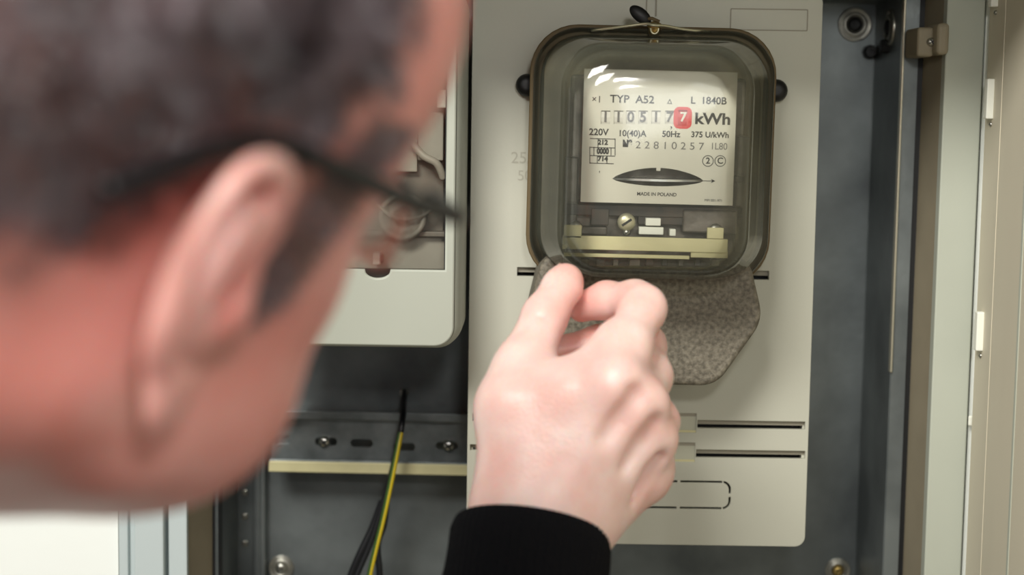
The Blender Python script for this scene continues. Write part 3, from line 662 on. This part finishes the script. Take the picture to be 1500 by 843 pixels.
H.cone((.084, 0, .020), (.099, 0, -.020), .007, .0092, .010)       # nose
for s_ in (1, -1): H.ell((.092, s_*.011, -.024), (.010, .008, .008), .006); H.ell((.098, s_*.006, -.0295), (.004, .0032, .003), .002, 'sub')
H.ell((.080, 0, -.058), (.018, .028, .022), .012)
H.cone((.095, -.014, -.053), (.095, .014, -.053), .0045, .0045, .005); H.cone((.094, -.013, -.062), (.094, .013, -.062), .005, .005, .004)
H.cone((.1005, -.02, -.0575), (.1005, .02, -.0575), .0016, .0016, .002, 'sub')
H.ell((.080, 0, -.098), (.017, .020, .015), .014)                   # chin
# neck
H.cone((-.022, 0, -.045), nb, .058, .062, .03)
H.cone((.020, 0, -.085), nb+np.array((.03, 0, -.01)), .030, .040, .04)
H.cone((-.060, 0, .000), nb+np.array((-.01, 0, .0)), .050, .058, .03)
H.cone((-.014, -.048, -.050), nb+np.array((.02, -.016, 0)), .012, .020, .03)      # sternomastoid
# ---- ears: in a frame tilted out from the skull
def ear(sgn):
    O = np.array((.008, sgn*.0735, -.006))
    out = np.array((-.97, sgn*.24, 0.)); out /= np.linalg.norm(out)                 # back-and-out direction of the auricle plate
    up = np.array((-.42, sgn*.02, .91)); up -= up.dot(out)*out; up /= np.linalg.norm(up)
    nrm = np.cross(out, up); nrm *= 1 if nrm[0] > 0 else -1                           # faces forward and sideways
    E = lambda u, v, w=0: O+out*u*1.22+up*v*1.08+nrm*w
    Rm = np.array([out, up, nrm])
    H.ell(E(.012, .002, -.001), (.0165, .027, .0035), .004, R=Rm)                    # plate
    hel = [(.001, .006, .002), (.000, .018, .003), (.005, .029, .004), (.014, .033, .004), (.0235, .029, .004), (.028, .018, .003), (.0280, .006, .002), (.0245, -.007, .002), (.0185, -.018, .001), (.012, -.027, .001)]
    hp = [E(*p) for p in spline([Vector(p) for p in hel], 3)]
    H.chain(hp, [.0030+.0008*math.sin(i*.35) for i in range(len(hp))], .003)
    H.ell(E(.009, -.028, .002), (.0088, .0115, .0044), .005, R=Rm)                    # lobe
    an = [(.006, .018, .003), (.014, .014, .004), (.019, .004, .0045), (.0165, -.007, .004), (.011, -.014, .004)]
    ap = [E(*p) for p in spline([Vector(p) for p in an], 3)]
    H.chain(ap, [.0030]*len(ap), .004)
    H.chain([E(.014, .014, .004), E(.015, .022, .003)], [.0026, .002], .004)
    H.ell(E(.008, .000, .004), (.0075, .012, .0060), .004, 'sub', Rm)                # concha
    H.ell(E(.003, -.002, .002), (.004, .005, .008), .003, 'sub', Rm)
    H.chain([E(-.002, .002, .003), E(-.0015, -.006, .004), E(.001, -.012, .003)], [.003, .0028, .002], .006)   # tragus
    return O, out, up, nrm
EARS = [ear(-1), ear(1)]
hV, hQ = H.mesh()
hN = H.grad(hV)
# hair mask on the head
def hair_mask(V):
    x, y, z = V[:, 0], V[:, 1], V[:, 2]; ay = np.abs(y)
    nz = .004*np.sin(x*260)+.003*np.sin(z*310+x*90)
    top = smoothstep(0, .022, z-(.092+.9*(x-.020)) + .4*nz) * smoothstep(-.07, -.045, -x)   # forehead hairline
    fr = smoothstep(-.008, .022, (.031 - .10*np.abs(z-.075) - x) + nz)                       # front limit
    low = smoothstep(-.008, .040, z-(.014+.0*x) + nz)                                     # above the ear line
    back = smoothstep(-.010, .010, (-.020-x)) * smoothstep(-.012, .018, z-(-.028+ .30*(x+.09)) + nz)
    side = np.maximum(fr*low, back)
    burn = smoothstep(.010, -.002, np.abs(x-.029-.18*z)-.008) * smoothstep(-.026, -.010, z) * smoothstep(.04, .055, ay)*(z < .05)
    fore = smoothstep(-.004, .016, z-.085+.5*(.05-x)) * fr
    m_ = np.maximum(side, burn*.9)
    return np.clip(m_, 0, 1)
hm = hair_mask(hV)
# keep the auricles themselves bare
earsoft = np.zeros(len(hV))
for O_, o_, u_, n_ in EARS:
    r_ = hV-O_; uu, vv, ww = r_@o_, r_@u_, r_@n_
    earsoft = np.maximum(earsoft, smoothstep(.001, .009, uu)*(uu < .05)*smoothstep(.050, .044, np.abs(vv+.001))*smoothstep(.018, .013, np.abs(ww-.002)))
qa = ((hV[:, 0]+.014)/.096)**2+(hV[:, 1]/.074)**2+((hV[:, 2]-.048)/.083)**2
qb = ((hV[:, 0]-.036)/.068)**2+(hV[:, 1]/.073)**2+((hV[:, 2]-.052)/.074)**2
earsoft = np.where(hV[:, 2] > .012, earsoft*smoothstep(1.05, 1.16, np.minimum(qa, qb)), earsoft)
earmask = earsoft > .45
hm[earmask] = 0
# ---- hand and forearm (world)
def W(px, py, Y): return np.array(at(px, py, Y))
Hn = Field(np.array(W(650, 900, .76))-.0+np.array((-.01, -.04, -.03)), (W(1010, 370, .90)+np.array((.01, .03, .02))), .0011)
Hn = Field((-.045, .70, CZ-.245), (.10, .915, CZ-.075), .0011)
c = Hn.cone
elbow = W(795, 765, .80)+np.array((-.035, -.105, -.235))
wl, wr = W(752, 765, .802), W(832, 778, .802)
ed = elbow-W(795, 765, .80); ed /= np.linalg.norm(ed)
c(wl, wl+ed*.12, .0185, .0165, .02); c(wr, wr+ed*.12+np.array((-.006, 0, 0)), .0180, .0150, .02); c((wl+wr)/2, (wl+wr)/2+ed*.12, .020, .022, .02)
MI, MM, MRi, MP = W(897, 566, .806), W(934, 598, .812), W(948, 646, .822), W(944, 694, .834)
c(W(795, 745, .803), MI, .0170, .0125, .014); c(W(815, 750, .802), MM, .0165, .0125, .014)
c(W(838, 765, .806), MRi, .0155, .0120, .012); c(W(845, 775, .812), MP, .0145, .0112, .012)
c(W(800, 700, .812), W(880, 620, .822), .020, .016, .02)                      # palm
c(W(757, 745, .808), W(752, 600, .822), .0175, .0165, .02)                     # thumb metacarpal
c(W(845, 580, .813), W(905, 507, .823), .0145, .0122, .010); c(W(800, 650, .812), W(845, 580, .813), .016, .0145, .012)
Hn.ell(W(785, 612, .822), (.020, .016, .026), .018)                           # web
c(W(752, 600, .822), W(766, 540, .834), .0155, .0135, .012)
c(W(766, 540, .834), W(798, 464, .852), .0132, .0112, .008)
c(W(798, 464, .852), W(824, 420, .864), .0112, .0098, .004)
c(W(824, 420, .864), W(829, 411, .867), .0098, .0086, .004)
KF = .006
def finger(pts, rs):
    for i in range(len(pts)-1): c(pts[i], pts[i+1], rs[i], rs[i+1], KF if i else .010)
for a_, b_, t0 in ((MI, MM, W(808, 745, .806)), (MM, MRi, W(826, 755, .808)), (MRi, MP, W(842, 768, .812))):
    m_ = (a_+b_)/2+np.array((-.006, .0015, -.010)); c(m_, t0, .0118, .0150, .012)
ip = [MI, W(918, 508, .824), W(941, 452, .846), W(930, 441, .856), W(888, 440, .870), W(852, 452, .876)]
finger(ip, [.0125, .0112, .0112, .0096, .0088, .0072])
mid_ = [MM, W(950, 552, .846), W(944, 506, .868), W(880, 503, .886), W(820, 514, .882)]
finger(mid_, [.0122, .0112, .0102, .0090, .0078])
rng_ = [MRi, W(962, 618, .85), W(950, 590, .872), W(885, 590, .886), W(846, 612, .872)]
finger(rng_, [.0118, .0106, .0098, .0086, .0076])
pky_ = [MP, W(952, 680, .854), W(940, 662, .870), W(890, 664, .878), W(858, 676, .864)]
finger(pky_, [.0110, .0096, .0088, .0078, .0070])
# knuckles, tendons, hollows between them
for p, r in ((MI, .0085), (MM, .0080), (MRi, .0076), (MP, .0070)): c(p+np.array((.001, -.0062, .0)), p+np.array((.0035, -.0055, .004)), r, r, .010)
for p, q_ in ((W(805, 735, .788), MI), (W(822, 742, .788), MM), (W(842, 757, .792), MRi), (W(850, 768, .797), MP)):
    c(q_+np.array((0, -.0105, 0)), q_*.45+p*.55+np.array((0, -.0015, 0)), .0028, .0018, .007)
for a_, b_ in ((MI, MM), (MM, MRi), (MRi, MP)):
    m_ = (a_+b_)/2; c(m_+np.array((.004, -.0178, .004)), m_+np.array((-.010, -.0190, -.016)), .0020, .0008, .009, 'sub')
# creases at the thumb and index joints
c(W(800, 408, .846), W(832, 420, .851), .0007, .0007, .0016, 'sub')
for k in range(3): c(W(783+k*5, 462-k*7, .838), W(812+k*4, 470-k*7, .838), .0005, .0005, .0014, 'sub')
nV, nQ = Hn.mesh()
# ---- plain arm and trunk core under the clothes
shoulder = np.array(neck_base)+np.array((.02, -.13, -.10)); shoulder = np.array(HC)+np.array((-.14, -.25, -.17))
trunk = np.array(neck_base)+np.array((-.06, -.05, -.10))
Lsh = trunk+(trunk-shoulder)*np.array((1, 1, 0))
Bc = Field((-.75, -.35, .80), (.10, .80, CZ+.03), .008)
mid_el = elbow
def body_core(B, g, arm=True):
    B.cone(W(795, 765, .80)+ed*.06, mid_el, .030+g, .040+g, .02); B.cone(mid_el, shoulder, .042+g, .055+g, .03)
    B.cone(shoulder, Lsh, .060+g, .060+g, .06); B.ell(trunk+np.array((-.02, -.03, -.19)), (.17+g, .13+g, .22+g), .08)
    B.cone(Lsh, Lsh+np.array((.03, .05, -.28)), .055+g, .042+g, .03)
    B.ell(trunk+np.array((-.03, -.05, -.42)), (.16+g, .12+g, .18+g), .08)
body_core(Bc, -.010); Bc.cone(neck_base, trunk, .055, .07, .02)
bV, bQ = Bc.mesh()
person = thing('person', 'person with short dark hair and black sweater bending towards the meter, hand raised', 'person', tuple(trunk-np.array((0, 0, .5))))
hW = hV @ np.array(RH.to_3x3()).T + np.array(HC)
V = np.concatenate([hW, nV, bV]); Q = np.concatenate([hQ, nQ+len(hV), bQ+len(hV)+len(nV)])
me = np_mesh('body', V, Q)
sc_ = np.zeros(len(V), np.float32); sc_[:len(hV)] = hm*.92
bl = np.zeros(len(V), np.float32)
# blush: ears and knuckles and fingertips are redder skin
ex = hV; em = earmask
bl[:len(hV)] = .64-.18*earsoft
def blob(c_, r, s_): return s_*np.exp(-((nV-c_)**2).sum(1)/r**2)
nb_ = sum(blob(p, .012, .40) for p in (MI, MM, MRi, MP))+sum(blob(p, .011, .55) for p in (ip[2], ip[4], ip[5], mid_[2], mid_[3], mid_[4], rng_[2], rng_[3], W(829, 411, .867), W(798, 464, .852)))
bl[len(hV):len(hV)+len(nV)] = np.clip(nb_, 0, .75)
for nm, ar in (('scalp', sc_), ('blush', bl)):
    at_ = me.attributes.new(nm, 'FLOAT', 'POINT'); at_.data.foreach_set('value', ar)
link('body', me, M['skin'], person, True)
# ---- hair: short tapered strands rooted in the scalp
rng = np.random.default_rng(3)
fc_ = hV[hQ].mean(1); fm = hm[hQ].mean(1)
e1 = hV[hQ[:, 1]]-hV[hQ[:, 0]]; e2 = hV[hQ[:, 3]]-hV[hQ[:, 0]]; ar = np.linalg.norm(np.cross(e1, e2), axis=1)
pr = ar*fm**1.3; pr /= pr.sum(); NS = 42000
pk = rng.choice(len(hQ), NS, p=pr); uv = rng.random((NS, 2))
root = hV[hQ[pk, 0]]*(1-uv[:, :1])*(1-uv[:, 1:])+hV[hQ[pk, 1]]*uv[:, :1]*(1-uv[:, 1:])+hV[hQ[pk, 2]]*uv[:, :1]*uv[:, 1:]+hV[hQ[pk, 3]]*(1-uv[:, :1])*uv[:, 1:]
nn = H.grad(root); mk = fm[pk]
length = (.0030+.011*smoothstep(.02, .11, root[:, 2]))*(.35+.65*mk)*(.7+.6*rng.random(NS))
flow = np.stack([np.full(NS, .3)-root[:, 0]*2, np.zeros(NS), -np.full(NS, .9)+smoothstep(.08, .125, root[:, 2])*.9], 1)
# strands clump in tufts, as cut hair does
cl = np.stack([np.sin(root[:, 2]*190+root[:, 0]*110), np.sin(root[:, 0]*170-root[:, 2]*90), np.sin(root[:, 0]*150+root[:, 1]*180)], 1)
dr = nn*.75+flow*.75+cl*.35+rng.normal(0, .14, (NS, 3)); dr /= np.linalg.norm(dr, axis=1, keepdims=True)
dr = dr - nn*np.minimum((dr*nn).sum(1, keepdims=True)-.18, 0)
tipp = root+dr*length[:, None]-nn*0; side = np.cross(dr, nn+rng.normal(0, .3, (NS, 3))); side /= np.linalg.norm(side, axis=1, keepdims=True); wd = .00022
A_ = root-nn*.0006-side*wd; B_ = root-nn*.0006+side*wd; midp = root+dr*length[:, None]*.55+nn*.0008; C_ = midp+side*wd*.8; D_ = midp-side*wd*.8
HVt = np.stack([A_, B_, C_, D_, tipp], 1).reshape(-1, 3); HVt = HVt @ np.array(RH.to_3x3()).T+np.array(HC)
b0 = np.arange(NS)*5; T_ = np.concatenate([np.stack([b0, b0+1, b0+2], 1), np.stack([b0, b0+2, b0+3], 1), np.stack([b0+3, b0+2, b0+4], 1)])
o = link('hair', np_mesh('hair', HVt, T_), M['hair'], person); o['kind'] = 'stuff'
# eyes, brows
for s_ in (1, -1):
    bm = bmesh.new(); bmesh.ops.create_uvsphere(bm, u_segments=20, v_segments=12, radius=.0118); me = tomesh(bm); me.transform(MH @ Matrix.Translation((.074, s_*.031, .010))); e_ = link('eyeball', me, M['eye'], person, True)
    bm = bmesh.new(); bmesh.ops.create_uvsphere(bm, u_segments=16, v_segments=8, radius=.0056); me = tomesh(bm); me.transform(MH @ Matrix.Translation((.0822, s_*.031, .008)) @ Matrix.Diagonal((.72, 1, 1, 1))); link('iris', me, M['iris'], e_, True)
    ms = []
    for k in range(70):
        t = k/69; x0 = Vector((.0865-.016*t*t-.0, s_*(.014+.034*t), .030+.005*math.sin(pi*t)+random.uniform(-.002, .002))); bm = bmesh.new()
        tube(bm, [x0-Vector((.003, 0, 0)), x0+Vector((.0015, s_*.003, .001)), x0+Vector((.0005, s_*.006, .0005))], [.0004, .0004, .0001], 4); ms.append(tomesh(bm))
    me = joined(ms); me.transform(MH); link('eyebrow', me, M['hair'], person)
# thumb nail and index nail
def nail(p, n_, up_, w_, l_, name='nail'):
    n_ = Vector(n_).normalized(); u_ = Vector(up_); u_ = (u_-n_*u_.dot(n_)).normalized(); v_ = n_.cross(u_); bm = bmesh.new(); G = []
    for i in range(7):
        rw = []
        for j in range(7):
            a = (i-3)/3; b = (j-3)/3; sx_ = a*w_*(1-.25*b*b*(b > 0)-.12*b*b); rw.append(bm.verts.new(Vector(p)+v_*sx_+u_*b*l_-n_*(a*a*w_*.42+b*b*.0004)))
        G.append(rw)
    for i in range(6):
        for j in range(6): bm.faces.new((G[i][j], G[i+1][j], G[i+1][j+1], G[i][j+1]))
    me = tomesh(bm); o = link(name, me, M['nail'], person, True); md = o.modifiers.new('s', 'SOLIDIFY'); md.thickness = .0006; return o
tn = W(824, 412, .866); nail(tn+np.array((-.0062, .0020, .0042)), (-.75, .18, .55), (.35, .3, .9), .0062, .0065)
# ---- sweater
Bs = Field((-.78, -.38, .78), (.12, .82, CZ+.03), .006)
body_core(Bs, .004); Bs.cone(np.array(neck_base)+np.array((-.030, -.028, -.040)), trunk, .068, .09, .03)
sV, sQ = Bs.mesh(); link('sweater', np_mesh('sweater', sV, sQ), M['sweater'], person, True)
# ribbed cuff and lower sleeve, rib by rib
ed_v = Vector(ed); wc = Vector(W(779, 776, .800))
ax_side = Vector((1, 0, -.22)); ax_side = (ax_side-ed_v*ax_side.dot(ed_v)).normalized(); ax_dep = ed_v.cross(ax_side).normalized()
bm = bmesh.new(); NR = 232; rows = []
for inner_ in (0, 1):
    seq = [0, .002, .006, .014, .024, .034, .046, .060, .078, .10, .125]
    if inner_: seq = seq[:5]
    for L_ in (seq if not inner_ else seq):
        rg = []
        for k in range(NR):
            a = 2*pi*k/NR; rib = .00042*math.cos(a*58)*(1 if L_ > .001 else .5); sw = .0010*math.sin(a*3+L_*90)*min(1, L_/.02)
            r1_ = .0384+L_*.022+rib+sw; r2_ = .0300+L_*.07+rib+sw
            if L_ < .005: r1_ -= .0016*(1-L_/.005); r2_ -= .0016*(1-L_/.005)
            if inner_: r1_ -= .0028; r2_ -= .0028
            tilt = .0055*math.sin(a*1)
            rg.append(bm.verts.new(wc+ed_v*(L_+ (1-min(1, L_/.12))*(-tilt))+ax_side*math.cos(a)*r1_+ax_dep*math.sin(a)*r2_))
        rows.append((inner_, rg))
o_ = [r for i_, r in rows if i_ == 0]; n_ = [r for i_, r in rows if i_ == 1]
full = n_[::-1]+o_
for A1, B1 in zip(full, full[1:]):
    for k in range(NR): bm.faces.new((A1[k], A1[(k+1) % NR], B1[(k+1) % NR], B1[k]))
link('cuff', tomesh(bm), M['sweater'], person, True)
# ------------------------------------------------------------------ spectacles (head frame)
eg = thing('eyeglasses', 'black framed eyeglasses worn by the person, temple hooked over the ear', 'eyeglasses', tuple(MH @ Vector((.098, 0, .01))))
for s_ in (1, -1):
    pts = spline([(.0895, s_*.0735, .0285), (.083, s_*.0765, .029), (.050, s_*.0800, .031), (.012, s_*.0790, .034), (-.004, s_*.0770, .0345), (-.018, s_*.0765, .032), (-.036, s_*.0775, .024), (-.054, s_*.0770, .012)], 8)
    bm = bmesh.new(); tube(bm, [MH @ p for p in pts], .0030, 10); me = tomesh(bm)
    o = link('temple_arm', me, M['glasses'], eg, True)
    ctr = Vector((.0945, s_*.036, .013)); out_ = []
    for k in range(40):
        a = 2*pi*k/40; ex_ = 4; cx_ = math.copysign(abs(math.cos(a))**(2/ex_*1.3), math.cos(a)); cz_ = math.copysign(abs(math.sin(a))**(2/ex_*1.3), math.sin(a))
        out_.append(ctr+Vector((-.006*cx_*cx_*(1 if cx_*s_ > 0 else .2), cx_*.028, cz_*.0150)))
    bm = bmesh.new(); tube(bm, [MH @ p for p in out_[0:21]], .0010, 8); link('rim', tomesh(bm), M['glasses'], eg, True)
    bm = bmesh.new(); bm.faces.new([bm.verts.new(MH @ p) for p in out_]); link('lens', tomesh(bm), M['lens'], eg)
    bm = bmesh.new(); box(bm, .087, .0925, s_*.068-.004, s_*.068+.007, .025, .031, .001); me = tomesh(bm); me.transform(MH); link('hinge', me, M['glasses'], eg)
bm = bmesh.new(); tube(bm, [MH @ p for p in spline([(.0942, -.009, .018), (.0985, 0, .021), (.0942, .009, .018)], 5)], .002, 8); link('bridge', tomesh(bm), M['glasses'], eg, True)
